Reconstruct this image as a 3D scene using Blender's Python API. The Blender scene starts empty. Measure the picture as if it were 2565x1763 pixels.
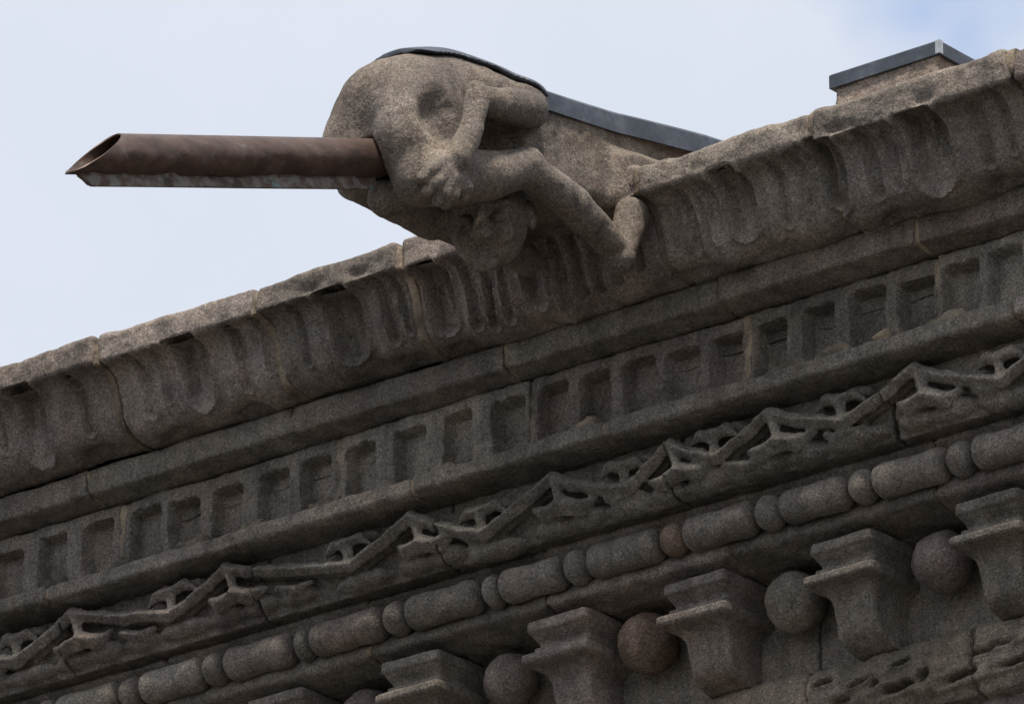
import bpy, math
import numpy as np

S = bpy.context.scene
COL = S.collection
R = math.radians

# ------------------------------------------------------------------ camera, sky, sun, exposure
Z0 = 8.32                                  # height of the lower edge of the top fascia
cam_d = bpy.data.cameras.new("camera"); cam = bpy.data.objects.new("camera", cam_d); COL.objects.link(cam)
cam_d.lens = 260; cam_d.sensor_width = 36; cam_d.clip_end = 6000; cam_d.clip_start = 0.5
cam.location = (9.7714, -12.0666, 1.6906)
cam.rotation_euler = (R(90 + 22.2), 0, R(39))
S.camera = cam

SUN_AZ, SUN_EL = -42.0, 64.0                # azimuth from straight out (-Y) towards the left (-X)
world = bpy.data.worlds.new("World"); S.world = world; world.use_nodes = True
wn = world.node_tree.nodes; wl = world.node_tree.links; wn.clear()
w_out = wn.new("ShaderNodeOutputWorld"); w_bg = wn.new("ShaderNodeBackground"); w_bg.inputs[1].default_value = 0.15
sky = wn.new("ShaderNodeTexSky"); sky.sky_type = 'NISHITA'; sky.sun_disc = False; sky.dust_density = 0.4; sky.ozone_density = 2.0
sky.sun_elevation = R(SUN_EL); sky.sun_rotation = R(180 + SUN_AZ)
w_tc = wn.new("ShaderNodeTexCoord")
w_map = wn.new("ShaderNodeMapping"); w_map.inputs['Location'].default_value = (3.787, -4.621, 3.194)
w_n = wn.new("ShaderNodeTexNoise"); w_n.inputs['Scale'].default_value = 7.0; w_n.inputs['Detail'].default_value = 5; w_n.inputs['Roughness'].default_value = 0.5
w_r = wn.new("ShaderNodeMapRange"); w_r.interpolation_type = 'SMOOTHSTEP'
w_r.inputs['From Min'].default_value = 0.285; w_r.inputs['From Max'].default_value = 0.43
w_n2 = wn.new("ShaderNodeTexNoise"); w_n2.inputs['Scale'].default_value = 11.0; w_n2.inputs['Detail'].default_value = 5; w_n2.inputs['Roughness'].default_value = 0.6
w_cc = wn.new("ShaderNodeMix"); w_cc.data_type = 'RGBA'
w_cc.inputs['A'].default_value = (4.35, 4.78, 5.45, 1); w_cc.inputs['B'].default_value = (5.4, 5.65, 6.4, 1)
w_mx = wn.new("ShaderNodeMix"); w_mx.data_type = 'RGBA'
wl.new(w_tc.outputs['Generated'], w_map.inputs['Vector'])
wl.new(w_map.outputs[0], w_n.inputs['Vector']); wl.new(w_tc.outputs['Generated'], w_n2.inputs['Vector'])
wl.new(w_n.outputs['Fac'], w_r.inputs['Value']); wl.new(w_n2.outputs['Fac'], w_cc.inputs['Factor'])
wl.new(w_r.outputs[0], w_mx.inputs['Factor']); w_hs = wn.new('ShaderNodeHueSaturation'); w_hs.inputs['Saturation'].default_value = 1.45; w_hs.inputs['Value'].default_value = 1.3; wl.new(sky.outputs[0], w_hs.inputs['Color']); wl.new(w_hs.outputs[0], w_mx.inputs['A']); wl.new(w_cc.outputs['Result'], w_mx.inputs['B'])
wl.new(w_mx.outputs['Result'], w_bg.inputs[0]); wl.new(w_bg.outputs[0], w_out.inputs[0])

sun_d = bpy.data.lights.new("sun", 'SUN'); sun_d.energy = 4.3; sun_d.angle = R(8); sun_d.color = (1.0, 0.95, 0.87)
sun = bpy.data.objects.new("sun", sun_d); COL.objects.link(sun); sun.location = (-8, -8, 20)
sun.rotation_euler = (R(90 - SUN_EL), 0, R(-SUN_AZ))

S.cycles.max_bounces = 5; S.cycles.diffuse_bounces = 3; S.cycles.glossy_bounces = 2; S.cycles.transmission_bounces = 0
S.view_settings.view_transform = 'Standard'; S.view_settings.look = 'None'
S.view_settings.exposure = 0.0; S.view_settings.gamma = 1.0; S.view_settings.use_curve_mapping = False

# ------------------------------------------------------------------ noise
def _hash(ix, iy, iz, seed):
    h = (ix.astype(np.uint32) * np.uint32(374761393) + iy.astype(np.uint32) * np.uint32(668265263)
         + iz.astype(np.uint32) * np.uint32(2246822519) + np.uint32((seed * 3266489917) & 0xffffffff))
    h = (h ^ (h >> np.uint32(13))) * np.uint32(1274126177)
    h = h ^ (h >> np.uint32(16))
    return (h & np.uint32(0xffffff)).astype(np.float32) / np.float32(0xffffff) * 2 - 1
def vnoise(P, scale, seed=0):
    q = np.asarray(P, np.float32) * np.float32(scale) + np.float32(1000.0)
    i = np.floor(q).astype(np.int64); f = q - i; f = f * f * f * (f * (f * 6 - 15) + 10)
    x, y, z = i[..., 0], i[..., 1], i[..., 2]; fx, fy, fz = f[..., 0], f[..., 1], f[..., 2]
    r = 0
    for a in (0, 1):
        for b in (0, 1):
            for c in (0, 1):
                r = r + _hash(x + a, y + b, z + c, seed) * (fx if a else 1 - fx) * (fy if b else 1 - fy) * (fz if c else 1 - fz)
    return r
def fbm(P, scale, octv=3, seed=0):
    r = 0; a = 1.0
    for o in range(octv):
        r = r + a * vnoise(P, scale * 2 ** o, seed + o * 17); a *= 0.5
    return r

# ------------------------------------------------------------------ objects
WLOC = {}
def mesh_obj(name, V, F, mat, parent=None, smooth=True, origin=None, sharp=55):
    V = np.asarray(V, np.float64)
    c = V.mean(0) if origin is None else np.asarray(origin, float)
    me = bpy.data.meshes.new(name)
    me.from_pydata((V - c).tolist(), [], F if isinstance(F, list) else F.tolist()); me.update()
    if smooth: me.shade_smooth(); me.set_sharp_from_angle(angle=R(sharp))
    me.materials.append(mat)
    return link(name, me, c, parent)
def link(name, me, c, parent=None):
    o = bpy.data.objects.new(name, me); COL.objects.link(o)
    pc = WLOC[parent.name] if parent else np.zeros(3)
    o.location = tuple(np.asarray(c, float) - pc)
    if parent: o.parent = parent
    WLOC[o.name] = np.asarray(c, float)
    return o
def empty(name, loc):
    return link(name, None, loc)
def tag(o, label=None, cat=None, group=None, kind=None):
    if label: o["label"] = label
    if cat: o["category"] = cat
    if group: o["group"] = group
    if kind: o["kind"] = kind
    return o

def resample(pts, ds, smooth=2):
    pts = np.asarray(pts, float)
    L = np.r_[0, np.cumsum(np.hypot(*np.diff(pts, axis=0).T))]
    n = max(4, int(round(L[-1] / ds)))
    s = np.linspace(0, L[-1], n + 1)
    q = np.c_[np.interp(s, L, pts[:, 0]), np.interp(s, L, pts[:, 1])]
    for _ in range(smooth):
        q[1:-1] = 0.25 * q[:-2] + 0.5 * q[1:-1] + 0.25 * q[2:]
    return q, s
def normals2(q):
    t = np.gradient(q, axis=0); t /= np.linalg.norm(t, axis=1)[:, None] + 1e-9
    return np.c_[t[:, 1], -t[:, 0]]
def bez(p0, p1, p2, p3, n=24):
    t = np.linspace(0, 1, n)[:, None]; p0, p1, p2, p3 = map(np.asarray, (p0, p1, p2, p3))
    return ((1 - t) ** 3 * p0 + 3 * (1 - t) ** 2 * t * p1 + 3 * (1 - t) * t * t * p2 + t ** 3 * p3).tolist()

def loft(name, prof, x0, x1, mat, parent, ds=0.006, dx=0.008, rnd=0.012, disp=None, rough=0.0025, seed=1, shift=(0, 0), smooth=2, wear=0.004):
    """A moulded stone: profile (y, z) swept along X, ends rounded, worn by noise, z relative to Z0."""
    q, s = resample(prof, ds, smooth); n2 = normals2(q)
    nx = max(4, int(round((x1 - x0) / dx)))
    xs = np.unique(np.r_[np.linspace(x0, x1, nx + 1), x0 + rnd * np.array([.1, .3, .6]), x1 - rnd * np.array([.1, .3, .6])])
    d = np.minimum(xs - x0, x1 - xs)
    ins = np.where(d < rnd, rnd - np.sqrt(np.maximum(rnd ** 2 - (rnd - d) ** 2, 0)), 0)
    X, Sg = np.meshgrid(xs, s, indexing='ij')
    Y = np.broadcast_to(q[:, 0], X.shape); Z = np.broadcast_to(q[:, 1], X.shape)
    ew = np.exp(-d / 0.012)[:, None]
    X = X + 0.0045 * ew * np.where(xs < (x0 + x1) / 2, 1, -1)[:, None] * (fbm(np.stack([0 * X + x0, Y, Z], -1), 38, 2, seed + 3) + 0.3) * (1 if rnd > 0.002 else 0)
    P = np.stack([X, Y, Z], -1)
    off = -np.repeat(ins[:, None], len(s), 1)
    off = off + rough * fbm(P, 34, 3, seed) + wear * fbm(P, 7, 2, seed + 5)
    if disp is not None: off = off + disp(X, Y, Z, Sg)
    V = np.stack([X, Y + n2[:, 0] * off + shift[0], Z + n2[:, 1] * off + shift[1] + Z0], -1)
    a, b = V.shape[:2]
    idx = np.arange(a * b).reshape(a, b)
    F = np.stack([idx[:-1, 1:], idx[1:, 1:], idx[1:, :-1], idx[:-1, :-1]], -1).reshape(-1, 4).tolist()
    F.append(idx[0, ::-1].tolist()); F.append(idx[-1, :].tolist())
    return mesh_obj(name, V.reshape(-1, 3), F, mat, parent)

def joint(prof, x, w, parent, inset=0.006, disp=None, ds=0.006, seed=0, smooth=1):
    """mortar squeezed into the joint between two stones"""
    def dd(X, Y, Z, Sg): return (disp(X, Y, Z, Sg) if disp else 0) - inset + 0.004 * vnoise(np.stack([X, Y, Z], -1), 30, 900 + seed)
    return loft("mortar_joint", prof, x - w, x + w, M_MORT, parent, ds, w, 0.0015, dd, 0.002, 500 + seed, (0, 0), smooth, 0.002)

def core(name, prof, x0, x1, mat, parent, inset=0.014, ds=0.012):
    q, s = resample(prof, ds, 2); n2 = normals2(q)
    xs = np.linspace(x0, x1, int((x1 - x0) / 0.02))
    X, _ = np.meshgrid(xs, s, indexing='ij'); Y = np.broadcast_to(q[:, 0], X.shape); Z = np.broadcast_to(q[:, 1], X.shape)
    off = -inset + 0.006 * fbm(np.stack([X, Y, Z], -1), 22, 2, 77)
    V = np.stack([X, Y + n2[:, 0] * off, Z + n2[:, 1] * off + Z0], -1)
    idx = np.arange(V.shape[0] * V.shape[1]).reshape(V.shape[:2])
    F = np.stack([idx[:-1, 1:], idx[1:, 1:], idx[1:, :-1], idx[:-1, :-1]], -1).reshape(-1, 4)
    return mesh_obj(name, V.reshape(-1, 3), F, mat, parent)

# ------------------------------------------------------------------ carved solids (distance field -> mesh)
class Field:
    def __init__(self, lo, hi, h):
        self.lo = np.array(lo, float); self.h = h
        self.n = np.ceil((np.array(hi) - self.lo) / h).astype(int) + 1
        self.ax = [(self.lo[i] + h * np.arange(self.n[i])).astype(np.float32) for i in range(3)]
        self.d = np.full(self.n, 0.2, np.float32)
    def sub(self, lo, hi):
        a = np.clip(np.floor((np.asarray(lo) - self.lo) / self.h).astype(int), 0, self.n)
        b = np.clip(np.ceil((np.asarray(hi) - self.lo) / self.h).astype(int) + 1, 0, self.n)
        sl = tuple(slice(a[i], b[i]) for i in range(3))
        g = np.meshgrid(*[self.ax[i][sl[i]] for i in range(3)], indexing='ij')
        return sl, np.stack(g, -1)
    def put(self, lo, hi, fn, k, cut=False):
        m = 0.03 + k
        sl, P = self.sub(np.asarray(lo) - m, np.asarray(hi) + m)
        if P.size == 0: return
        e = fn(P); d = self.d[sl]
        if cut: e = -e; h = np.clip(0.5 - 0.5 * (d - e) / k, 0, 1); self.d[sl] = d * (1 - h) + e * h + k * h * (1 - h)
        else: h = np.clip(0.5 + 0.5 * (e - d) / k, 0, 1); self.d[sl] = e * (1 - h) + d * h - k * h * (1 - h)
    def cap(self, a, b, ra, rb, k=0.02, cut=False, flat=None):
        a = np.asarray(a, float); b = np.asarray(b, float); r = max(ra, rb)
        def fn(P):
            ba = b - a; t = np.clip(((P - a) @ ba) / (ba @ ba + 1e-9), 0, 1)
            return np.linalg.norm(P - a - t[..., None] * ba, axis=-1) - (ra + (rb - ra) * t)
        self.put(np.minimum(a, b) - r, np.maximum(a, b) + r, fn, k, cut)
    def ridge(self, a, b, ra, rb, k=0.005):
        """a sharp-edged rib: diamond section with its edge towards -Y"""
        a = np.asarray(a, float); b = np.asarray(b, float); r = max(ra, rb) * 1.4
        def fn(P):
            ba = b - a; t = np.clip(((P - a) @ ba) / (ba @ ba + 1e-9), 0, 1)
            q = P - a - t[..., None] * ba
            return .78 * (np.abs(q[..., 1]) * .8 + np.hypot(q[..., 0], q[..., 2]) - (ra + (rb - ra) * t))
        self.put(np.minimum(a, b) - r, np.maximum(a, b) + r, fn, k)
    def ell(self, c, r, k=0.02, cut=False, M=None):
        c = np.asarray(c, float); r = np.asarray(r, float); m = r.max() if M is not None else r
        def fn(P):
            q = P - c
            if M is not None: q = q @ M
            k0 = np.linalg.norm(q / r, axis=-1); k1 = np.linalg.norm(q / (r * r), axis=-1) + 1e-6
            return k0 * (k0 - 1) / k1
        self.put(c - m, c + m, fn, k, cut)
    def noise(self, amp, scale, octv=3, seed=3):
        m = np.abs(self.d) < 0.03
        idx = np.argwhere(m)
        P = self.lo + idx * self.h
        self.d[m] += amp * fbm(P, scale, octv, seed)
    def mesh(self):
        D = self.d; n = D.shape; h = self.h
        ins = D < 0
        c = np.zeros(tuple(x - 1 for x in n), np.int8)
        for i in (0, 1):
            for j in (0, 1):
                for k in (0, 1):
                    c += ins[i:n[0] - 1 + i, j:n[1] - 1 + j, k:n[2] - 1 + k]
        cells = np.argwhere((c > 0) & (c < 8))
        vid = np.full(c.shape, -1, np.int64); vid[tuple(cells.T)] = np.arange(len(cells))
        acc = np.zeros((len(cells), 3)); cnt = np.zeros(len(cells))
        cor = [(i, j, k) for i in (0, 1) for j in (0, 1) for k in (0, 1)]
        val = {q: D[cells[:, 0] + q[0], cells[:, 1] + q[1], cells[:, 2] + q[2]].astype(float) for q in cor}
        for p in cor:
            for ax in range(3):
                if p[ax]: continue
                q = list(p); q[ax] = 1; q = tuple(q)
                a, b = val[p], val[q]; m = (a < 0) != (b < 0)
                t = np.where(m, a / np.where(m, a - b, 1), 0)
                pt = np.tile(np.array(p, float), (len(cells), 1)); pt[:, ax] += t
                acc += pt * m[:, None]; cnt += m
        V = self.lo + (cells + acc / np.maximum(cnt, 1)[:, None]) * h
        F = []
        for ax in range(3):
            u, v = (ax + 1) % 3, (ax + 2) % 3
            sl0 = [slice(1, None)] * 3; sl0[ax] = slice(0, n[ax] - 1)
            A = ins[tuple(slice(1, n[i] - 1) if i != ax else slice(0, n[i] - 1) for i in range(3))]
            B = ins[tuple(slice(1, n[i] - 1) if i != ax else slice(1, n[i]) for i in range(3))]
            e = np.argwhere(A != B)
            if len(e) == 0: continue
            flip = A[tuple(e.T)]
            base = e.copy()
            for i in range(3):
                if i != ax: base[:, i] += 1
            q = []
            for du, dv in ((-1, -1), (0, -1), (0, 0), (-1, 0)):
                w = base.copy(); w[:, u] += du; w[:, v] += dv
                q.append(vid[tuple(w.T)])
            q = np.stack(q, -1); q[~flip] = q[~flip][:, ::-1]
            F.append(q)
        F = np.concatenate(F); F = F[(F >= 0).all(1)]
        return V, F

# ------------------------------------------------------------------ materials
def new_mat(name):
    m = bpy.data.materials.new(name); m.use_nodes = True
    nt = m.node_tree; b = nt.nodes["Principled BSDF"]
    return m, nt, b
def N(nt, t, **kw):
    n = nt.nodes.new(t)
    for k, v in kw.items():
        if k in n.inputs: n.inputs[k].default_value = v
        else: setattr(n, k, v)
    return n
def ramp(nt, src, stops):
    r = nt.nodes.new("ShaderNodeValToRGB"); nt.links.new(src, r.inputs[0])
    e = r.color_ramp.elements
    e[0].position, e[0].color = stops[0][0], (*stops[0][1], 1)
    e[1].position, e[1].color = stops[-1][0], (*stops[-1][1], 1)
    for p, c in stops[1:-1]:
        x = e.new(p); x.color = (*c, 1)
    return r.outputs[0]
def mix(nt, mode, fac, a, b):
    m = nt.nodes.new("ShaderNodeMix"); m.data_type = 'RGBA'; m.blend_type = mode
    for key, v in (('Factor', fac), ('A', a), ('B', b)):
        if hasattr(v, 'is_output') or isinstance(v, bpy.types.NodeSocket): nt.links.new(v, m.inputs[key])
        elif key == 'Factor': m.inputs[key].default_value = v
        else: m.inputs[key].default_value = (*v, 1)
    return m.outputs['Result']
def g3(v): return (v, v, v)

def granite(name, base, warm, grain=1.0, bump=0.5, stain=0.5):
    m, nt, b = new_mat(name)
    pos = N(nt, "ShaderNodeNewGeometry").outputs['Position']
    def noise(scale, detail=2, rough=0.55, dist=0.0):
        n = N(nt, "ShaderNodeTexNoise", Scale=scale, Detail=detail, Roughness=rough, Distortion=dist)
        nt.links.new(pos, n.inputs['Vector']); return n.outputs['Fac']
    # crystals
    vo = N(nt, "ShaderNodeTexVoronoi", Scale=260.0); nt.links.new(pos, vo.inputs['Vector'])
    sep = N(nt, "ShaderNodeSeparateColor"); nt.links.new(vo.outputs['Color'], sep.inputs[0])
    cr = ramp(nt, sep.outputs[0], [(0.0, g3(0.55)), (0.2, g3(0.82)), (0.5, g3(1.0)), (0.82, g3(1.15)), (1.0, g3(1.55))])
    g2 = ramp(nt, noise(330, 1), [(0.3, g3(0.72)), (0.5, g3(1.0)), (0.72, g3(1.28))])
    col = mix(nt, 'MIX', ramp(nt, noise(5.5, 3, 0.6), [(0.38, g3(0)), (0.66, g3(1))]), base, warm)
    hue = mix(nt, 'MIX', ramp(nt, sep.outputs[1], [(0.6, g3(0)), (0.95, g3(0.55))]), col, (base[0] * 1.15, base[1] * 0.9, base[2] * 0.78))
    col = mix(nt, 'MULTIPLY', grain, hue, cr); col = mix(nt, 'MULTIPLY', grain * 0.8, col, g2)
    # weather stains, dark crust and pale lichen
    st = ramp(nt, noise(11, 4, 0.65, 0.4), [(0.35, g3(1.0 - 0.55 * stain)), (0.62, g3(1.05))])
    col = mix(nt, 'MULTIPLY', 1.0, col, st)
    big = ramp(nt, noise(2.3, 4, 0.6, 0.6), [(0.36, g3(0.80)), (0.5, g3(1.0)), (0.66, g3(1.16))])
    col = mix(nt, 'MULTIPLY', 1.0, col, big)
    mp = N(nt, "ShaderNodeMapping"); mp.inputs['Scale'].default_value = (26.0, 26.0, 3.0); nt.links.new(pos, mp.inputs[0])
    sn = N(nt, "ShaderNodeTexNoise", Scale=1.0, Detail=3.0, Roughness=0.6); nt.links.new(mp.outputs[0], sn.inputs[0])
    col = mix(nt, 'MULTIPLY', 1.0, col, ramp(nt, sn.outputs['Fac'], [(0.32, g3(0.78)), (0.52, g3(1.0)), (0.72, g3(1.14))]))
    li = ramp(nt, noise(23, 4, 0.7), [(0.62, g3(0)), (0.72, g3(0.35))])
    col = mix(nt, 'MIX', li, col, (base[0] * 1.5, base[1] * 1.5, base[2] * 1.38))
    oi = N(nt, "ShaderNodeObjectInfo")
    rv = ramp(nt, oi.outputs['Random'], [(0, g3(0.80)), (1, g3(1.16))])
    col = mix(nt, 'MULTIPLY', 1.0, col, rv)
    mt = N(nt, "ShaderNodeMath", operation='FRACT'); ml = N(nt, "ShaderNodeMath", operation='MULTIPLY'); ml.inputs[1].default_value = 7.31
    nt.links.new(oi.outputs['Random'], ml.inputs[0]); nt.links.new(ml.outputs[0], mt.inputs[0])
    col = mix(nt, 'MULTIPLY', 1.0, col, ramp(nt, mt.outputs[0], [(0, (1.03, 0.985, 0.99)), (0.5, (1, 1, 1)), (1, (0.98, 1.0, 0.98))]))
    nt.links.new(col, b.inputs['Base Color'])
    b.inputs['Roughness'].default_value = 0.88; b.inputs['Specular IOR Level'].default_value = 0.25
    bp = N(nt, "ShaderNodeBump", Strength=bump, Distance=0.004)
    hsum = nt.nodes.new("ShaderNodeMath"); hsum.operation = 'ADD'
    nt.links.new(noise(150, 2, 0.7), hsum.inputs[0]); nt.links.new(noise(45, 1, 0.6), hsum.inputs[1])
    nt.links.new(hsum.outputs[0], bp.inputs['Height']); nt.links.new(bp.outputs[0], b.inputs['Normal'])
    return m

M_CROWN = granite("granite_crown", (0.226, 0.194, 0.168), (0.238, 0.198, 0.160))
M_GREY = granite("granite_grey", (0.188, 0.169, 0.146), (0.202, 0.168, 0.134))
M_FIG = granite("granite_figure", (0.156, 0.138, 0.117), (0.168, 0.142, 0.108), stain=0.5)
M_STR = granite("granite_string", (0.215, 0.185, 0.152), (0.23, 0.185, 0.135))
M_PALE = granite("granite_pale", (0.30, 0.262, 0.222), (0.32, 0.265, 0.20), stain=0.3)
M_WARM = granite("granite_warm", (0.190, 0.140, 0.104), (0.205, 0.150, 0.108))
M_MAUVE = granite("granite_mauve", (0.195, 0.160, 0.145), (0.21, 0.165, 0.14))
M_MORT = granite("lime_mortar", (0.22, 0.185, 0.14), (0.36, 0.29, 0.20), grain=0.5, bump=0.4, stain=0.9)

def lead_mat():
    m, nt, b = new_mat("lead_sheet")
    pos = N(nt, "ShaderNodeNewGeometry").outputs['Position']
    n = N(nt, "ShaderNodeTexNoise", Scale=14.0, Detail=6.0, Roughness=0.65); nt.links.new(pos, n.inputs[0])
    n2 = N(nt, "ShaderNodeTexNoise", Scale=70.0, Detail=3.0); nt.links.new(pos, n2.inputs[0])
    c = ramp(nt, n.outputs['Fac'], [(0.28, (0.045, 0.051, 0.062)), (0.5, (0.075, 0.083, 0.099)), (0.62, (0.115, 0.124, 0.142)), (0.75, (0.22, 0.23, 0.24))])
    nt.links.new(c, b.inputs['Base Color']); b.inputs['Metallic'].default_value = 0.35
    b.inputs['Roughness'].default_value = 0.55
    bp = N(nt, "ShaderNodeBump", Strength=0.25, Distance=0.004); nt.links.new(n2.outputs['Fac'], bp.inputs['Height']); nt.links.new(bp.outputs[0], b.inputs['Normal'])
    return m
M_LEAD = lead_mat()
def plain(name, col, rough=0.7, metal=0.0):
    m, nt, b = new_mat(name); 
    pos = N(nt, "ShaderNodeNewGeometry").outputs['Position']
    n = N(nt, "ShaderNodeTexNoise", Scale=40.0, Detail=5.0); nt.links.new(pos, n.inputs[0])
    c = ramp(nt, n.outputs['Fac'], [(0.3, tuple(x * 0.75 for x in col)), (0.7, tuple(x * 1.25 for x in col))])
    nt.links.new(c, b.inputs['Base Color']); b.inputs['Roughness'].default_value = rough; b.inputs['Metallic'].default_value = metal
    return m
M_SOLDER = plain("pale_solder", (0.42, 0.43, 0.45), 0.5, 0.3)

def copper_mat(name, verdigris):
    m, nt, b = new_mat(name)
    pos = N(nt, "ShaderNodeNewGeometry").outputs['Position']
    mp = N(nt, "ShaderNodeMapping"); mp.inputs['Scale'].default_value = (1.0, 0.6, 1.0); nt.links.new(pos, mp.inputs[0])
    def noise(s, d=5, r=0.6):
        n = N(nt, "ShaderNodeTexNoise", Scale=s, Detail=d, Roughness=r); nt.links.new(mp.outputs[0], n.inputs[0]); return n.outputs['Fac']
    c = ramp(nt, noise(26), [(0.3, (0.066, 0.044, 0.034)), (0.55, (0.118, 0.074, 0.055)), (0.75, (0.165, 0.112, 0.088))])
    if verdigris:
        c = mix(nt, 'MIX', ramp(nt, noise(48, 4), [(0.42, g3(0)), (0.6, g3(0.75))]), c, (0.26, 0.24, 0.215))
        c = mix(nt, 'MIX', ramp(nt, noise(30, 6, 0.7), [(0.60, g3(0)), (0.66, g3(0.85))]), c, (0.17, 0.27, 0.235))
        b.inputs['Roughness'].default_value = 0.8
    else:
        c = mix(nt, 'MIX', ramp(nt, noise(60, 5, 0.7), [(0.60, g3(0)), (0.72, g3(0.7))]), c, (0.20, 0.215, 0.205))
        b.inputs['Roughness'].default_value = 0.5; b.inputs['Metallic'].default_value = 0.35
    nt.links.new(c, b.inputs['Base Color'])
    bp = N(nt, "ShaderNodeBump", Strength=0.3, Distance=0.004); nt.links.new(noise(70, 4), bp.inputs['Height']); nt.links.new(bp.outputs[0], b.inputs['Normal'])
    return m
M_COPPER = copper_mat("brown_copper", False); M_SEAM = copper_mat("copper_seam_verdigris", True)

# ------------------------------------------------------------------ ground
def ground():
    n = 40; xs = np.linspace(-1500, 1500, n)
    X, Y = np.meshgrid(xs, xs, indexing='ij'); V = np.stack([X, Y, 0 * X], -1).reshape(-1, 3)
    idx = np.arange(n * n).reshape(n, n)
    F = np.stack([idx[:-1, :-1], idx[1:, :-1], idx[1:, 1:], idx[:-1, 1:]], -1).reshape(-1, 4)
    m, nt, b = new_mat("granite_paving")
    pos = N(nt, "ShaderNodeNewGeometry").outputs['Position']
    br = N(nt, "ShaderNodeTexBrick", Scale=1.0); br.inputs['Color1'].default_value = (0.065, 0.062, 0.058, 1); br.inputs['Color2'].default_value = (0.085, 0.08, 0.075, 1)
    br.inputs['Mortar'].default_value = (0.05, 0.047, 0.043, 1); br.inputs['Mortar Size'].default_value = 0.012
    nt.links.new(pos, br.inputs[0]); nt.links.new(br.outputs[0], b.inputs['Base Color']); b.inputs['Roughness'].default_value = 0.9
    tag(mesh_obj("ground", V, F, m, None, False, (0, 0, 0)), kind="structure")
ground()

# ------------------------------------------------------------------ the building
XL, XR = -2.75, 2.35
bld = tag(empty("church_wall", (0, 0.5, 0)), "weathered granite church wall topped by a richly carved cornice", "building")

def box_mesh(x0, x1, y0, y1, z0, z1):
    V = [(x, y, z) for x in (x0, x1) for y in (y0, y1) for z in (z0, z1)]
    F = [(0, 1, 3, 2), (4, 6, 7, 5), (0, 4, 5, 1), (2, 3, 7, 6), (0, 2, 6, 4), (1, 5, 7, 3)]
    return V, F
V, F = box_mesh(-7, 7, 0.56, 1.6, -0.02, Z0 + 0.062); mesh_obj("wall_core", V, F, M_GREY, bld, False)
V, F = box_mesh(-7, 7, 0.515, 0.57, 0, Z0 - 1.19); mesh_obj("wall_face", V, F, M_GREY, bld, False)

# --- crown moulding: fascia above a carved ogee, in separate stones
P_CROWN = ([(0.60, 0.069), (0.012, 0.069), (0.003, 0.064), (0.0, 0.055), (0.0, 0.004), (0.003, 0.0)]
           + bez((0.012, -0.001), (0.115, 0.0), (0.045, -0.155), (0.165, -0.160)) + [(0.215, -0.160)])
crown = core("crown_course", P_CROWN, XL - 1.5, XR + 1.5, M_GREY, bld, 0.060)
CJ = [-2.75, -2.28, -1.80, -1.281, -0.78, -0.342, 0.357, 0.851, 1.392, 1.88, 2.35]
# flutes: x centre, half width, depth, end (fraction of the ogee), and sharp leaf ribs
MAIN = [(-2.45, .040, .032, .74), (-1.95, .042, .034, .74), (-1.545, .040, .030, .74), (-1.030, .044, .038, .64), (-.560, .044, .038, .66), (-.285, .036, .036, .66), (-.012, .034, .032, .68), (.590, .036, .030, .64), (.858, .034, .028, .64), (1.120, .048, .044, .66), (1.62, .044, .036, .76), (2.05, .042, .034, .76)]
FL = [(-2.30, .014, .010, .70), (-2.20, .012, .008, .66), (-1.75, .014, .010, .70), (-1.66, .012, .009, .62), (-1.40, .014, .011, .70), (-1.20, .013, .010, .68), (-1.14, .012, .008, .60), (-.90, .014, .011, .72), (-.82, .012, .008, .62), (-.70, .013, .009, .66),
      (-.445, .014, .012, .70), (-.395, .012, .009, .66), (-.205, .013, .014, .76), (-.155, .012, .014, .80), (-.105, .013, .013, .78), (.055, .013, .014, .82), (.100, .014, .014, .80), (.150, .015, .014, .80), (.205, .014, .012, .76), (.27, .013, .009, .7),
      (.44, .014, .010, .70), (.51, .012, .009, .66), (.70, .014, .010, .70), (.77, .012, .008, .62), (.95, .013, .010, .68), (1.01, .013, .009, .66), (1.25, .014, .010, .70), (1.32, .012, .008, .66), (1.48, .014, .010, .7), (1.80, .013, .01, .7), (1.88, .013, .01, .7)]
s_all = resample(P_CROWN, 0.006, 0)[1]
S_F = 0.588 + 0.07; S_E = s_all[-1] - 0.05             # where the ogee starts and ends along the profile
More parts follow.
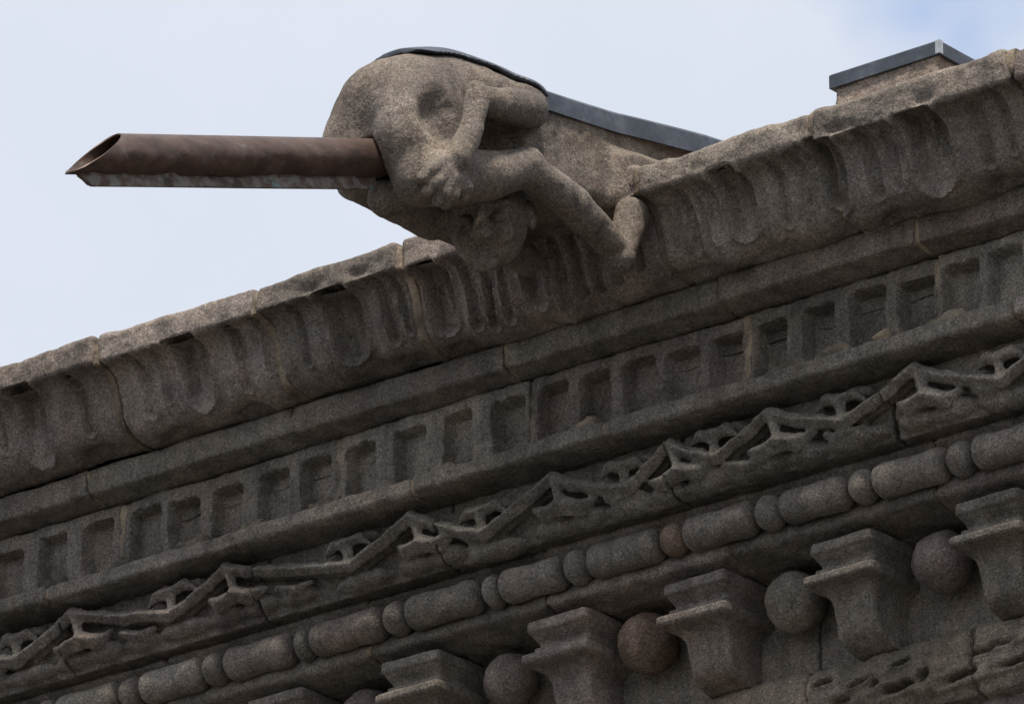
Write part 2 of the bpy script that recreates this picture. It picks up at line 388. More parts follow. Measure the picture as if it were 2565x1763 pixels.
def crown_disp(X, Y, Z, Sg):
    Sg = Sg - (Sg[0, -1] - s_all[-1])
    t = (Sg - S_F) / (S_E - S_F); o = np.zeros_like(X)
    og = np.clip(t / 0.06, 0, 1) * np.clip((1.12 - t) / 0.12, 0, 1)
    lean = 0.02 * np.sin(t * 3.0)
    Lo = S_E - S_F
    wob = .004 * vnoise(np.stack([X, Y, Z], -1), 18, 66)
    for xc, w, dp, e in MAIN:                       # hollowed tongues with a rounded end and a rib down the middle
        cx = xc + .5 * lean; hw = w * (1.12 - .22 * t.clip(0, 1))
        r = np.hypot(X - cx + wob, np.maximum(t - e, 0) * Lo * 1.1) / hw
        o -= dp * np.clip((1.0 - r) / .26, 0, 1) * np.clip(t / .08, 0, 1) * (1 - .45 * np.clip((t - .55) / .3, 0, 1))
        o += .45 * dp * np.exp(-((X - cx) / (.20 * hw)) ** 2) * np.clip((1.0 - r) / .3, 0, 1) * np.clip((.62 - t) / .2, 0, 1) * np.clip(t / .12, 0, 1)
        o += .011 * np.exp(-((r - 1.16) / .13) ** 2) * og
        o += .010 * np.exp(-((np.abs(X - cx) / hw - 2.1) / .55) ** 2) * og * np.clip(t / .3, 0, 1)
    for xc, w, dp, e in FL:                         # finer veins between them
        r = np.hypot((X - xc - lean + wob), np.maximum(t - e, 0) * Lo) / w
        o -= 1.5 * dp * np.clip((1.1 - r) / .4, 0, 1) * np.clip((t - .05) / .15, 0, 1)
        o += .005 * np.exp(-((r - 1.45) / .25) ** 2) * og
    # slow swell of each leaf and hollows between the leaf tips at the bottom
    o += 0.009 * np.sin(X * 29 + 1.3 * np.sin(X * 7)) * og * t.clip(0, 1)
    for xc, w in ((-1.90, .03), (-1.40, .05), (-1.16, .05), (-.93, .05), (-.415, .06), (-.29, .03), (.44, .08), (.99, .09), (1.28, .05), (1.6, .05)):
        o -= 0.030 * np.exp(-((X - xc) / w) ** 4) * np.exp(-((t - 1.04) / 0.10) ** 2)
    # chipped lower edge of the fascia
    chip = np.clip(vnoise(np.stack([X, 0 * X, 0 * X], -1), 13, 4) - 0.3, 0, 1) * 0.020
    o -= chip * np.exp(-((Sg - (S_F - 0.012)) / 0.013) ** 2)
    return o
cr_sh = [(0, 0), (.004, .0), (-.002, .004), (.003, .003), (-.002, .010), (.004, .000), (0.0, .0), (-.006, -.010), (.002, .004), (0, 0)]
for i in range(len(CJ) - 1):
    dz = [0, 0, .012, .008, .006, .0, -.002, -.014, -.012, -.01][i]
    if i: joint(P_CROWN, CJ[i], 0.010, crown, 0.0045, crown_disp, 0.005, i)
    top = {5: .081, 6: .067, 7: .079, 3: .072}.get(i, .069) - .069
    prof = [(y, z + top) if z > .05 else (y, z) for y, z in P_CROWN]
    loft("crown_stone", prof, CJ[i] + 0.003, CJ[i + 1] - 0.003, M_CROWN, crown, 0.0045, 0.0055, 0.016, crown_disp, 0.0022, 11 + i, (cr_sh[i][0], dz), 1, 0.006)

# --- plain fillet under the crown
P_FIL = [(0.40, -0.160), (0.200, -0.161), (0.192, -0.166), (0.190, -0.174), (0.192, -0.220), (0.195, -0.225), (0.25, -0.238), (0.34, -0.243)]
fil = core("fillet_course", P_FIL, XL - 1.5, XR + 1.5, M_GREY, bld, 0.022)
FJ = [-2.75, -2.2, -1.47, -0.82, -0.175, 0.44, 0.995, 1.62, 2.35]
for i in range(len(FJ) - 1):
    if i: joint(P_FIL, FJ[i], 0.006, fil, 0.003, None, 0.006, 20 + i)
    loft("fillet_stone", P_FIL, FJ[i] + .001, FJ[i + 1] - .001, M_GREY, fil, 0.005, 0.008, 0.005, None, 0.0018, 31 + i, ((-1) ** i * .002, (i % 3 - 1) * .002), 1, 0.003)

# --- frieze of small sunk panels
P_DEN = [(0.34, -0.236), (0.262, -0.240), (0.252, -0.246), (0.25, -0.26), (0.25, -0.42), (0.25, -0.445)]
den = core("panel_course", P_DEN, XL - 1.5, XR + 1.5, M_GREY, bld, 0.075)
NX = [-2.64, -2.50, -2.36, -2.21, -2.07, -1.92, -1.777, -1.632, -1.488, -1.333, -1.213, -1.08, -.928, -.798, -.656, -.508, -.362, -.21, -.08, .043, .171, .292, .418, .542, .679, .813, .947, 1.073, 1.192, 1.32, 1.45, 1.58, 1.71, 1.84, 1.97, 2.10, 2.23]
rng = np.random.default_rng(5)
ND = [(x, .043 + rng.uniform(-.004, .004), -.279 + rng.uniform(-.007, .005), .039 + rng.uniform(-.004, .003)) for x in NX]
def den_disp(X, Y, Z, Sg):
    o = np.zeros_like(X)
    wob = 0.004 * vnoise(np.stack([X, Z, 0 * X], -1), 40, 9); wob2 = 0.004 * vnoise(np.stack([X, Z, 0 * X], -1), 40, 29)
    for xc, w, zt, dp in ND:
        r = 0.010
        qx = np.abs(X - xc + wob) - (w - r); qz = np.abs(Z - (zt - .405) / 2 + wob2) - ((zt + .405) / 2 - r)
        sd = np.hypot(np.maximum(qx, 0), np.maximum(qz, 0)) + np.minimum(np.maximum(qx, qz), 0) - r
        o -= dp * np.clip(0.5 - sd / 0.009, 0, 1)
    return o
DJ = [-2.75, -2.14, -1.412, -0.725, -0.146, 0.48, 1.008, 1.645, 2.35]
for i in range(len(DJ) - 1):
    if i: joint(P_DEN, DJ[i], 0.010 if i != 2 else 0.016, den, 0.004, den_disp, 0.005, 40 + i)
    loft("panel_stone", P_DEN, DJ[i] + .002, DJ[i + 1] - .002, M_GREY, den, 0.0042, 0.0042, 0.008, den_disp, 0.0028, 51 + i, ((i % 3 - 1) * .003, 0), 1, 0.004)

for k, (x, w) in enumerate(((-1.615, .05), (-1.42, .045), (-1.17, .05), (-.985, .03), (-.76, .045), (-.40, .035), (.02, .04), (.60, .06), (.72, .05), (.86, .03), (1.03, .06))):
    g = Field((x - w - .02, .19, -.445), (x + w + .02, .27, -.375), .005)
    g.ell((x, .246, -.416), (w, .024, .020), .004); g.ell((x + w * .4, .248, -.408), (w * .5, .018, .022), .008); g.noise(.008, 45, 3, 300 + k)
    V, F = g.mesh(); V[:, 2] += Z0
    mesh_obj("mortar_smear", V, F, M_MORT, den)

# --- projecting ledge
P_LED = [(0.40, -0.420), (0.212, -0.424), (0.196, -0.428), (0.191, -0.434), (0.191, -0.463), (0.195, -0.468), (0.215, -0.473), (0.30, -0.478), (0.36, -0.478)]
led = core("ledge_course", P_LED, XL - 1.5, XR + 1.5, M_GREY, bld, 0.022)
LJ = [-2.75, -2.1, -1.60, -0.995, -0.455, 0.11, 0.66, 1.25, 1.8, 2.35]
for i in range(len(LJ) - 1):
    if i: joint(P_LED, LJ[i], 0.008, led, 0.003, None, 0.006, 60 + i)
    loft("ledge_stone", P_LED, LJ[i] + .0015, LJ[i + 1] - .0015, M_GREY, led, 0.004, 0.008, 0.006, None, 0.0022, 71 + i, ((i % 3 - 1) * .003, ((i * 2) % 3 - 1) * .002), 1, 0.0035)

# --- carved vine frieze
P_VB = [(0.40, -0.472), (0.285, -0.472), (0.272, -0.49)] + bez((0.270, -0.50), (0.268, -0.54), (0.262, -0.60), (0.285, -0.622)) + [(0.34, -0.628), (0.37, -0.628)]
vin = core("vine_course", P_VB, XL - 1.5, XR + 1.5, M_GREY, bld, 0.022)
VT = [(-2.70, -.575), (-2.21, -.575), (-1.72, -.58), (-1.224, -.575), (-.675, -.583), (-.275, -.60), (.145, -.592), (.40, -.578), (.756, -.582), (1.186, -.592), (1.62, -.58), (2.08, -.58)]
VP = [(-2.50, -.50), (-2.03, -.497), (-1.55, -.50), (-1.06, -.498), (-.49, -.505), (-.075, -.512), (.265, -.512), (.545, -.509), (.951, -.503), (1.385, -.503), (1.83, -.5), (2.27, -.5)]
path = sorted([(x, z, 0) for x, z in VT] + [(x, z, 1) for x, z in VP])
VJ = [-2.75, -2.3, -1.585, -.975, -.415, .26, .86, 1.45, 2.3]
def vine_leaf(f, x, z, up, s=1.0, rs=None):
    """broad leaf: a clean raised rim spread to both sides of its stalk, the blade falling back from it"""
    j = lambda a=.006: rs.uniform(-a, a)
    y = .240; tilt = j(.008)
    for sg, L in ((-1, .076 * s + j(.010)), (1, .080 * s + j(.010))):
        m = (x + sg * L * .55, y + .002, z + up * (.010 + j(.003)) + sg * tilt * .5); e = (x + sg * L, y + .010, z - up * (.006 + j(.004)) + sg * tilt)
        f.ridge((x, y - .004, z), m, .021 * s, .019 * s, .004); f.ridge(m, e, .019 * s, .008 * s, .004)
        f.ell((x + sg * L * .55, .284, z + up * .022 * s), (.050 * s, .034, .024 * s), .010)
for bi in range(len(VJ) - 1):
    x0, x1 = VJ[bi] + .004, VJ[bi + 1] - .004
    f = Field((x0 - .01, .185, -.66), (x1 + .01, .36, -.465), .0052)
    rs = np.random.default_rng(100 + bi)
    def slab(P, x0=x0, x1=x1):
        dx = np.maximum(x0 - P[..., 0], P[..., 0] - x1)
        yb = .290 - .010 * np.sin(np.clip((P[..., 2] + .49) / -.13, 0, 1) * 3.1)
        dz = np.maximum(P[..., 2] + .476, -.634 - P[..., 2])
        return np.maximum(np.maximum(dx, np.maximum(yb - P[..., 1], P[..., 1] - .36)), dz)
    f.put((x0 - .01, .2, -.66), (x1 + .01, .36, -.46), slab, .004)
    for x, z, k in path:
        if x < x0 - .25 or x > x1 + .25: continue
        if k:      # hanging leaf under a crest
            f.ridge((x + .006, .238, z - .002), (x + .024, .236, z - .060), .015, .015, .004)
            vine_leaf(f, x + .030, z - .074, -1, 1.15, rs)
            f.ridge((x + .150, .252, z - .082), (x + .205, .250, z - .098), .012, .014, .004); f.ridge((x + .205, .250, z - .098), (x + .250, .256, z - .086), .014, .008, .004)
            f.ell((x + .195, .286, z - .100), (.060, .034, .026), .010)
        else:      # standing leaf above a trough
            f.ridge((x - .004, .238, z + .002), (x - .012, .238, z + .048), .015, .014, .004)
            vine_leaf(f, x - .016, z + .056, 1, .84, rs)
            f.ell((x + .010, .286, z - .026), (.090, .036, .024), .010)
    for (xa, za, ka), (xb, zb, kb) in zip(path[:-1], path[1:]):
        if xb < x0 - .2 or xa > x1 + .2: continue
        pts = np.linspace(0, 1, 7); rise = zb > za
        prev = None
        for t in pts:
            zt = za + (zb - za) * (t if rise else t ** 0.8)
            p = (xa + (xb - xa) * t, .236 + .006 * math.sin(t * 3.14), zt + .0015 * rs.normal())
            if prev: f.ridge(prev, p, .0175, .0175, .004); f.cap((prev[0], .270, prev[2] - .003), (p[0], .270, p[2] - .003), .012, .012, .004)
            prev = p
    f.d = np.maximum(f.d, np.maximum(x0 - f.ax[0], f.ax[0] - x1)[:, None, None])
    f.noise(.0022, 42, 3, 60 + bi)
    V, F = f.mesh(); V[:, 2] += Z0
    mesh_obj("vine_stone", V, F, M_GREY if bi != 5 else M_GREY, vin)

# --- hollow moulding that carries the bead-and-reel
P_BB = [(0.42, -0.626), (0.335, -0.630), (0.327, -0.640)] + bez((0.327, -0.645), (0.345, -0.655), (0.350, -0.675), (0.348, -0.69)) + [(0.345, -0.735), (0.333, -0.742), (0.330, -0.765), (0.336, -0.772), (0.42, -0.792), (0.53, -0.800)]
bdc = core("bead_course", P_BB, XL - 1.5, XR + 1.5, M_GREY, bld, 0.022)
BJ = [-2.75, -2.05, -1.33, -0.70, -.17, .36, .93, 1.55, 2.35]
for i in range(len(BJ) - 1):
    if i: joint(P_BB, BJ[i], 0.006, bdc, 0.006, None, 0.006, 80 + i)
    loft("bead_backing_stone", P_BB, BJ[i] + .001, BJ[i + 1] - .001, M_GREY, bdc, 0.006, 0.010, 0.010, None, 0.0025, 91 + i, ((i % 2) * .003, 0), 2, 0.004)
BX = [-2.55, -2.26, -1.97, -1.69, -1.418, -1.152, -.875, -.595, -.305, -.058, .22, .491, .750, 1.019, 1.29, 1.56, 1.83, 2.1]
def revolve_x(xs, rs, nseg=28, seed=0, amp=.0022):
    xs = np.asarray(xs); rs = np.asarray(rs); a = np.linspace(0, 2 * np.pi, nseg, endpoint=False)
    X = np.repeat(xs[:, None], nseg, 1); Y = rs[:, None] * np.cos(a); Z = rs[:, None] * np.sin(a)
    P = np.stack([X, Y, Z], -1); nn = np.stack([0 * X, np.cos(a) + 0 * X, np.sin(a) + 0 * X], -1)
    P = P + nn * (amp * fbm(P + seed * 3.1, 30, 3, seed))[..., None]
    idx = np.arange(len(xs) * nseg).reshape(len(xs), nseg); nx = np.roll(idx, -1, 1)
    F = np.stack([idx[:-1], nx[:-1], nx[1:], idx[1:]], -1).reshape(-1, 4).tolist()
    return P.reshape(-1, 3), F
BY, BZ, BR = .312, -.709, .042
for i, x in enumerate(BX):
    t = np.linspace(0, np.pi, 20); rr = BR * (1.0 if i % 2 else .97)
    worn = i in (6, 8)
    P, F = revolve_x(-np.cos(t) * rr * (.62 if worn else .84), np.maximum(np.sin(t), .02) * rr, 28, i)
    mesh_obj("bead", P + np.array([x, BY + .004, Z0 + BZ]), F, M_WARM if i in (10,) else M_GREY, bdc)
    if i + 1 < len(BX):
        xa, xb = x + .037, BX[i + 1] - .037
        if worn: xa -= .010
        L = (xb - xa) / 2; e = .022
        u = np.r_[np.linspace(0, .5 * np.pi, 8)]
        xs = np.r_[-L + e * (1 - np.cos(u)) * 1.0, np.linspace(-L + e * 1.6, L - e * 1.6, 14), (L - e * (1 - np.cos(u)))[::-1]]
        rsn = np.r_[.006 + (BR - .007) * np.sin(u), np.full(14, BR - .001) - .002 * np.cos(np.linspace(-1.5, 1.5, 14)), (.006 + (BR - .007) * np.sin(u))[::-1]]
        P, F = revolve_x(xs, rsn, 28, 40 + i)
        mesh_obj("reel", P + np.array([(xa + xb) / 2, BY + .002, Z0 + BZ]), F, M_GREY, bdc)

# --- corbels with stone balls between them, against the wall
P_WB = [(0.60, -0.785), (0.505, -0.79), (0.505, -1.04), (0.60, -1.045)]
cbc = core("corbel_course", P_WB, XL - 1.5, XR + 1.5, M_GREY, bld, 0.022)
WJ = [-2.75, -2.02, -1.20, -.36, .48, 1.30, 2.35]
for i in range(len(WJ) - 1):
    loft("wall_stone", P_WB, WJ[i] + .002, WJ[i + 1] - .002, M_GREY, cbc, 0.008, 0.012, 0.006, None, 0.002, 121 + i, (0, 0), 1, 0.003)
CX = [-2.66, -2.24, -1.82, -1.41, -.99, -.574, -.138, .258, .668, 1.065, 1.475, 1.885, 2.29]
def corbel(i, x):
    # (z, front y, half width, corner radius)
    pr = [(-.800, .334, .084), (-.802, .330, .086), (-.808, .328, .087), (-.824, .328, .087), (-.827, .331, .086), (-.830, .336, .083), (-.836, .342, .081), (-.844, .352, .077), (-.852, .358, .074), (-.858, .358, .074),
          (-.860, .350, .079), (-.862, .344, .082), (-.872, .343, .082), (-.875, .336, .086), (-.880, .320, .094), (-.884, .315, .097), (-.899, .314, .097), (-.903, .318, .095), (-.906, .328, .089),
          (-.910, .346, .079), (-.916, .360, .070), (-.926, .371, .063), (-.940, .378, .059), (-.960, .382, .057), (-.980, .386, .056), (-1.000, .391, .057), (-1.015, .400, .058), (-1.028, .420, .058), (-1.040, .455, .057)]
    V = []; prof = []
    for z, yf, hw in pr:
        yb = .515; rc = .010; ring = []
        for cx, cy, a0 in ((hw - rc, yf + rc, -90), ):
            pass
        front = [(-hw, yb), ] + [(-hw, y) for y in np.linspace(yb - .02, yf + rc + .004, 7)]
        front += [(-hw + rc - rc * math.cos(a), yf + rc - rc * math.sin(a)) for a in np.linspace(0, math.pi / 2, 4)]
        front += [(xx, yf) for xx in np.linspace(-hw + rc + .01, hw - rc - .01, 8)]
        front += [(hw - rc + rc * math.sin(a), yf + rc - rc * math.cos(a)) for a in np.linspace(0, math.pi / 2, 4)]
        front += [(hw, y) for y in np.linspace(yf + rc + .004, yb - .02, 7)] + [(hw, yb)]
        prof.append([(px, py, z) for px, py in front])
    P = np.array(prof); 
    # finer in z
    t = np.linspace(0, len(pr) - 1, 85); k = np.clip(t.astype(int), 0, len(pr) - 2); fr = (t - k)[:, None, None]
    P = P[k] * (1 - fr) + P[k + 1] * fr
    cen = np.array([0, .47, 0]); dirs = P - cen; dirs[..., 2] = 0; dirs /= np.linalg.norm(dirs, axis=-1, keepdims=True) + 1e-6
    W = P + np.array([x * 3.7, 0, 0])
    P = P + dirs * (.002 * fbm(W, 30, 3, 7) + .004 * fbm(W, 9, 2, 8))[..., None]
    n, m = P.shape[:2]; idx = np.arange(n * m).reshape(n, m)
    F = np.stack([idx[:-1, :-1], idx[:-1, 1:], idx[1:, 1:], idx[1:, :-1]], -1).reshape(-1, 4)[:, ::-1].tolist()
    F.append(idx[-1].tolist()); F.append(idx[0, ::-1].tolist())
    mesh_obj("corbel", P.reshape(-1, 3) + np.array([x, 0, Z0]), F, M_GREY, cbc)
for i, x in enumerate(CX): corbel(i, x)
GX = [-2.45, -2.03, -1.615, -1.2, -.783, -.358, .043, .464, .873, 1.27, 1.68, 2.09]
for i, x in enumerate(GX):
    t = np.linspace(0, np.pi, 26); r = .070 if i != 5 else .064
    P, F = revolve_x(-np.cos(t) * r, np.maximum(np.sin(t), .01) * r, 36, 70 + i, .0045)
    F += [list(range(36))[::-1], list(range(25 * 36, 26 * 36))]
    mesh_obj("stone_ball", P + np.array([x, .440, Z0 - .880]), F, {6: M_WARM, 8: M_MAUVE, 4: M_MAUVE}.get(i, M_GREY), cbc)

# --- carved string course below the corbels
P_ST = [(0.60, -1.030), (0.478, -1.034), (0.466, -1.046), (0.460, -1.07)] + bez((0.460, -1.075), (0.458, -1.11), (0.455, -1.15), (0.48, -1.19)) + [(0.56, -1.20)]
stc = core("string_course", P_ST, XL - 1.5, XR + 1.5, M_GREY, bld, 0.022)
rs = np.random.default_rng(9)
slots = [(.517, -1.080, .024, .008), (.618, -1.101, .028, .009), (.730, -1.136, .036, .011), (.737, -1.079, .022, .007), (.975, -1.098, .046, .010), (.900, -1.146, .034, .013), (.565, -1.132, .022, .016), (.665, -1.112, .010, .014), (.800, -1.125, .014, .022), (1.06, -1.140, .05, .009)]
slots += [(x, z, .030, .009) for x, z in zip(np.arange(1.16, 2.3, .105), rs.uniform(-1.14, -1.08, 14))]
def str_disp(X, Y, Z, Sg):
    o = np.zeros_like(X); c = np.clip((X - .47) / .03, 0, 1)
    for x, z, a, b in slots:
        sd = np.hypot((X - x) / (a * 1.15), (Z - z - .10 * (X - x) - .35 * b * vnoise(np.stack([X, Z, 0 * X], -1), 40, 71)) / (b * .62))
        o -= .028 * np.clip((1.15 - sd) / .40, 0, 1); o += .007 * np.exp(-((sd - 2.2) / .9) ** 2)
    P = np.stack([X, Y, Z], -1)
    return (o + .006 * fbm(P, 20, 3, 44)) * c * np.clip((.47 - Y) / .02 + 1, 0, 1)
SJ = [-2.75, -2.05, -1.45, -.83, -.2, .475, .93, 1.60, 2.35]
for i in range(len(SJ) - 1):
    if i: joint(P_ST, SJ[i], 0.007, stc, 0.006, str_disp, 0.006, 100 + i)
    loft("string_stone", P_ST, SJ[i] + .002, SJ[i + 1] - .002, M_STR, stc, 0.0040, 0.0045, 0.010, str_disp, 0.0025, 141 + i, (0, 0), 1, 0.005)

# ------------------------------------------------------------------ gargoyle: crouching figure seen from behind, on a stone beam
G = .18
f = Field((-.10, -.86, -.29), (.48, .50, .30), .0046)
def beam(P):
    sh = .13 * (P[..., 1] + .3)
    top = .168; bot = -.055
    zc = (top + bot) / 2; hz = (top - bot) / 2
    hx = .132 + .042 * np.clip((P[..., 1] + .04) / .06, 0, 1) * np.clip((.095 - P[..., 2] + sh) / .03, 0, 1)
    qx = np.abs(P[..., 0] - G + .012) - hx + .03; qy = np.abs(P[..., 1] - .06) - .40 + .03; qz = np.abs(P[..., 2] - sh - zc) - hz + .03
    qz = np.where(P[..., 2] - sh < zc, qz - .10 * np.clip((P[..., 1] + .1) / .2, -1, 1) * 0, qz)
    return np.sqrt(np.maximum(qx, 0) ** 2 + np.maximum(qy, 0) ** 2 + np.maximum(qz, 0) ** 2) + np.minimum(np.maximum(np.maximum(qx, qy), qz), 0) - .03
f.put((-.05, -.36, -.15), (.42, .50, .30), beam, .03)
# trunk
f.ell((G, -.615, .040), (.148, .132, .122), .05)
f.ell((G, -.50, .092), (.140, .140, .115), .05)
f.ell((G, -.385, .118), (.150, .120, .090), .05)
# buttocks, cleft
f.ell((.262, -.640, -.060), (.092, .122, .118), .045)
f.ell((.095, -.632, -.045), (.086, .116, .106), .045)
f.cap((G - .006, -.775, .03), (G - .004, -.770, -.04), .014, .026, .035, True); f.cap((G, -.765, -.16), (G, -.70, -.20), .02, .03, .03, True)
# hollows: under the arm, at the waist
f.ell((.340, -.450, -.006), (.170, .108, .056), .006, True)
f.ell((.330, -.365, .010), (.07, .050, .034), .014, True)
f.ell((.392, -.672, -.026), (.098, .066, .072), .040, True); f.ell((.386, -.646, -.062), (.082, .050, .050), .018, True); f.cap((.368, -.61, .074), (.352, -.40, .146), .034, .024, .012, True)
# far leg
f.cap((.085, -.60, -.088), (.070, -.375, -.100), .066, .054, .025)
f.cap((.070, -.375, -.098), (.030, .02, -.070), .046, .034, .02)
# far arm
f.cap((.040, -.35, .12), (.012, -.555, .04), .050, .042, .02)
f.cap((.012, -.555, .04), (.028, -.60, -.09), .036, .032, .02)
# near thigh, shin, foot
f.cap((.285, -.66, -.162), (.315, -.468, -.104), .070, .056, .022)
f.cap((.315, -.468, -.104), (.328, -.368, -.056), .053, .045, .006)
f.ell((.330, -.356, -.046), (.043, .046, .046), .006)
f.cap((.331, -.359, -.052), (.336, -.20, -.086), .042, .045, .004)
f.cap((.336, -.20, -.086), (.324, -.030, -.136), .045, .034, .005)
f.ell((.326, -.016, -.156), (.038, .036, .036), .006)
f.cap((.324, -.010, -.140), (.326, .012, -.080), .036, .038, .004)
f.cap((.326, .012, -.080), (.326, .028, -.036), .038, .042, .004)
# shoulder, upper arm, forearm
f.ell((.308, -.350, .104), (.058, .064, .056), .018)
f.cap((.334, -.36, .088), (.378, -.584, .024), .043, .033, .004)
f.ell((.382, -.600, .034), (.030, .026, .028), .002)
f.cap((.384, -.598, .026), (.390, -.620, -.062), .030, .027, .002)
f.cap((.390, -.620, -.062), (.374, -.650, -.138), .027, .033, .004)
# hand on the haunch: palm, four fingers, thumb
f.ell((.352, -.668, -.172), (.030, .046, .046), .012)
for a, b, c in (((.364, -.690, -.160), (.360, -.724, -.186), (.345, -.738, -.208)), ((.366, -.682, -.180), (.360, -.710, -.212), (.345, -.718, -.232)),
                ((.366, -.664, -.190), (.360, -.682, -.226), (.344, -.684, -.244)), ((.364, -.642, -.188), (.358, -.652, -.222), (.342, -.654, -.240))):
    f.cap(a, b, .0175, .0170, .008); f.cap(b, c, .0170, .0145, .008)
f.cap((.366, -.636, -.165), (.368, -.616, -.196), .016, .015, .010); f.cap((.368, -.616, -.196), (.356, -.606, -.214), .015, .012, .008)
# hanging parts under the seat
f.ell((G - .010, -.655, -.182), (.034, .038, .042), .010); f.ell((G + .035, -.640, -.178), (.03, .036, .040), .010)
# head between the legs
HC = np.array([G + .004, -.312, -.120])
fw = np.array([.42, -.80, -.42]); fw /= np.linalg.norm(fw); sx = np.cross((0, 0, 1), fw); sx /= np.linalg.norm(sx)   # sx: towards image left / far side
uz = np.cross(fw, sx); MH = np.stack([sx, fw, uz], 1)
def hp(a, b, c): return HC + sx * a + fw * b + uz * c
f.cap((G, -.33, .04), HC + np.array([0, .02, .03]), .085, .075, .03)
f.ell(HC, (.092, .092, .108), .02, M=MH)
f.ell(hp(0, .030, -.055), (.058, .056, .050), .03, M=MH)
f.ell(hp(0, .074, .036), (.070, .024, .016), .012, M=MH)
for sgn in (-1, 1):
    f.ell(hp(sgn * .037, .096, .006), (.025, .026, .016), .010, True, M=MH)
    f.ell(hp(sgn * .037, .078, .005), (.016, .015, .011), .003, M=MH)
    f.ell(hp(sgn * .044, .068, -.034), (.026, .022, .022), .010, M=MH)
    f.ell(hp(sgn * .098, -.004, .000), (.013, .026, .034), .006, M=MH)
f.cap(hp(0, .088, .026), hp(0, .114, -.026), .012, .018, .006)
f.ell(hp(-.014, .104, -.028), (.012, .012, .011), .005, M=MH); f.ell(hp(.014, .104, -.028), (.012, .012, .011), .005, M=MH)
f.cap(hp(-.024, .092, -.060), hp(.024, .092, -.060), .008, .008, .006, True)
f.cap(hp(-.022, .088, -.072), hp(.022, .088, -.072), .010, .010, .006)
f.ell(hp(0, .074, -.096), (.028, .024, .020), .008, M=MH)
# socket for the pipe
PA = np.array([G, -.6055, -.0725]); PD = np.array([0, -.9498, -.3129]); PD /= np.linalg.norm(PD)
f.cap(PA + PD * .04, PA + PD * .30, .049, .049, .006, True)
d_clean = f.d.copy()
f.noise(.0015, 40, 3, 3); f.noise(.0030, 11, 2, 8)
V, F = f.mesh(); V[:, 2] += Z0
garg = tag(empty("gargoyle", (G, 0.1, Z0)), "stone gargoyle of a bent-over figure baring its backside to the sky", "gargoyle")
mesh_obj("figure", V, F, M_FIG, garg)

# lead sheet dressed over the back
sl, P = f.sub((-.10, -.86, .02), (.48, -.25, .30))
d = d_clean[sl]
edge = .176 - .55 * np.clip(P[..., 1] + .42, 0, .2) - .16 * np.clip(-P[..., 1] - .52, 0, .3)
edge = edge + .003 * vnoise(P, 25, 5)
reg = np.maximum(edge - P[..., 2], np.maximum(P[..., 1] + .325, -.645 - P[..., 1]))
shell = np.maximum(np.abs(d - .0065) - .0055, reg)
g = Field((0, 0, 0), (.1, .1, .1), f.h); g.lo = f.lo + np.array([s.start for s in sl]) * f.h; g.d = shell; g.n = np.array(shell.shape)
V, F = g.mesh(); V[:, 2] += Z0
lead_back = mesh_obj("lead_sheet", V, F, M_LEAD)
tag(lead_back, "thin dark lead sheet dressed over the curved back of the gargoyle", "lead flashing")

# lead cap over the beam behind the shoulders: top with two turned-down sides
def strip_cap():
    ys = np.linspace(-.315, .42, 60); ring = []
    for y in ys:
        hx = .134 + .030 * np.clip((y - .0) / .3, 0, 1); zt = .168 + .13 * (y + .3) + .010 + .001 * math.sin(y * 11)
        c = G - .012; e = .006; w = .001 * math.sin(y * 17)
        dp = .052 + .002 * math.sin(y * 9)
        o = [(c - hx - e, zt - dp), (c - hx - e, zt - .008), (c - hx + .002, zt), (c, zt + .008), (c + hx - .002, zt), (c + hx + e + w, zt - .008), (c + hx + e + w, zt - dp)]
        i = [(c + hx + e + w - .005, zt - dp), (c + hx + e + w - .005, zt - .012), (c + hx - .006, zt - .005), (c, zt + .003), (c - hx + .006, zt - .005), (c - hx - e + .005, zt - .012), (c - hx - e + .005, zt - dp)]
        ring.append([(x, y, z) for x, z in o + i])
    V = np.array(ring); n, m = V.shape[:2]; idx = np.arange(n * m).reshape(n, m); nx = np.roll(idx, -1, 1)
    F = np.stack([idx[:-1], nx[:-1], nx[1:], idx[1:]], -1).reshape(-1, 4)[:, ::-1].tolist()
    F += [idx[0].tolist(), idx[-1, ::-1].tolist()]
    V = V.reshape(-1, 3) + np.array([0, 0, Z0])
    o = mesh_obj("lead_capping", V, [q[::-1] for q in F], M_LEAD, None, False)
    tag(o, "straight strip of grey lead capping sloping from the gargoyle's shoulders to the cornice", "lead flashing")
strip_cap()

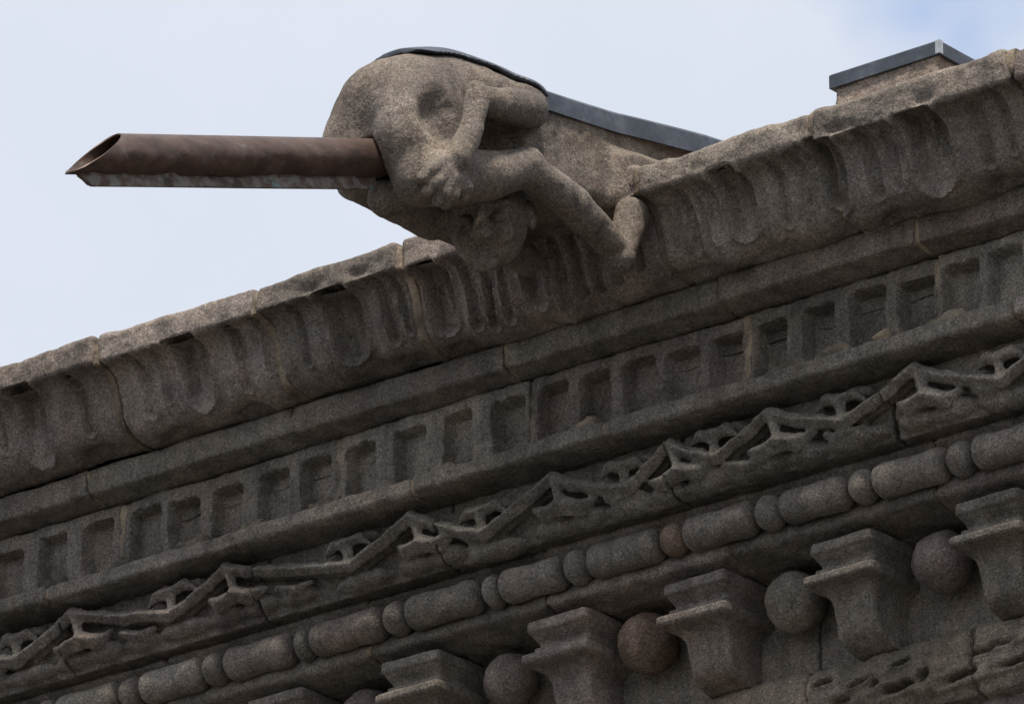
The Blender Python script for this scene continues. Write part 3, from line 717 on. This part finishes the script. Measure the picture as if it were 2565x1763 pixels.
# copper spout
def spout():
    root = tag(empty("spout_pipe", tuple(PA + PD * .1 + np.array([0, 0, Z0]))), "long brown copper drain pipe sticking out of the gargoyle's backside", "pipe")
    sd = np.array([1.0, 0, 0]); ud = np.cross(sd, PD); ud = ud if ud[2] > 0 else -ud
    nA, nL, r, th = 56, 90, .0445, .003
    a = np.linspace(0, 2 * np.pi, nA, endpoint=False)
    Lb, cut = 1.157, .182
    Lend = Lb - cut * ((1 + np.cos(a)) / 2) ** .85          # a = 0 is the top
    rng2 = np.linspace(0.08, 1, nL)
    def surf(rad):
        out = []
        for t in rng2:
            L = Lend * t
            P = PA + PD * L[:, None] + (np.cos(a)[:, None] * ud + np.sin(a)[:, None] * sd) * rad
            out.append(P)
        return np.array(out)
    o = surf(r); dn = fbm(o, 16, 3, 5)
    ca = np.cos(a)[None, :, None] * ud + np.sin(a)[None, :, None] * sd
    dent = .0035 * dn * np.clip(.5 - np.cos(a), 0, 1)[None, :]
    o = o + ca * dent[..., None]; i = surf(r - th) + ca * dent[..., None]
    V = np.concatenate([o, i[::-1]]) + np.array([0, 0, Z0]); n = len(V)
    idx = np.arange(n * nA).reshape(n, nA); nx = np.roll(idx, -1, 1)
    F = np.stack([idx[:-1], nx[:-1], nx[1:], idx[1:]], -1).reshape(-1, 4)
    mesh_obj("tube", V.reshape(-1, 3), F[:, ::-1], M_COPPER, root)
    # folded seam hanging under the tube
    L = np.linspace(.12, Lb - .035, 80); ring = []
    for k, l in enumerate(L):
        taper = np.clip((Lb - .035 - l) / .03, 0.15, 1)
        c = PA + PD * l; wv = .0006 * math.sin(l * 9)
        y0, y1 = -(r - .008), -(r + .025 * taper)
        w0, w1 = .012, .0045
        ring.append([c + sd * (w0 + wv) + ud * y0, c + sd * (w1 + wv) + ud * (y0 - .010), c + sd * (w1 + wv) + ud * y1, c + sd * (-w1 + wv) + ud * y1, c + sd * (-w1 + wv) + ud * (y0 - .010), c + sd * (-w0 + wv) + ud * y0])
    V = np.array(ring); n, m = V.shape[:2]; idx = np.arange(n * m).reshape(n, m); nx = np.roll(idx, -1, 1)
    F = np.stack([idx[:-1], nx[:-1], nx[1:], idx[1:]], -1).reshape(-1, 4).tolist() + [idx[0].tolist(), idx[-1, ::-1].tolist()]
    tag(mesh_obj("seam", V.reshape(-1, 3) + np.array([0, 0, Z0]), [q[::-1] for q in F], M_SEAM, root, False), "flat folded seam with green verdigris stains")
spout()

# ------------------------------------------------------------------ lead-capped block on the parapet
def pedestal():
    x0, x1, y0, y1 = .822, 1.113, .128, .40
    root = tag(empty("parapet_block", ((x0 + x1) / 2, (y0 + y1) / 2, Z0 + .06)), "low granite block with a flat lead cap standing on the cornice", "stone block")
    zt = .180
    q = [(y1, zt), (y0 + .004, zt), (y0, zt - .004), (y0, .05), (y1, .05)]
    loft("block", q, x0, x1, M_PALE, root, .006, .008, .008, None, .002, 201, (0, 0), 1, .003)
    a0, a1, b0, b1 = x0 - .007, x1 + .007, y0 - .006, y1 + .007; z0, z1 = .172, .207; e = .004
    def ringat(ax0, ax1, ay0, ay1, z): return [(ax0, ay0, z), (ax1, ay0, z), (ax1, ay1, z), (ax0, ay1, z)]
    rings = [ringat(a0 + .005, a1 - .005, b0 + .005, b1 - .005, z0), ringat(a0, a1, b0, b1, z0), ringat(a0, a1, b0, b1, z1 - e), ringat(a0 + e, a1 - e, b0 + e, b1 - e, z1), ringat(a0 + .1, a1 - .1, b0 + .1, b1 - .1, z1 + .004)]
    V = np.array(rings).reshape(-1, 3); F = []
    for k in range(len(rings) - 1):
        for j in range(4): F.append([k * 4 + j, k * 4 + (j + 1) % 4, k * 4 + 4 + (j + 1) % 4, k * 4 + 4 + j])
    F.append([16, 17, 18, 19]); F.append([3, 2, 1, 0])
    cap = mesh_obj("lead_cap", V + np.array([0, 0, Z0]), F, M_LEAD, root, False)
    for sx0, w in ((a1, 1), ):
        V, F = box_mesh(sx0 - .010, sx0 + .0025, b0 - .0025, b0 + .010, z0 + .001 + Z0, z1 - .002 + Z0)
        mesh_obj("corner_seam", V, F, M_SOLDER, cap, False)
pedestal()
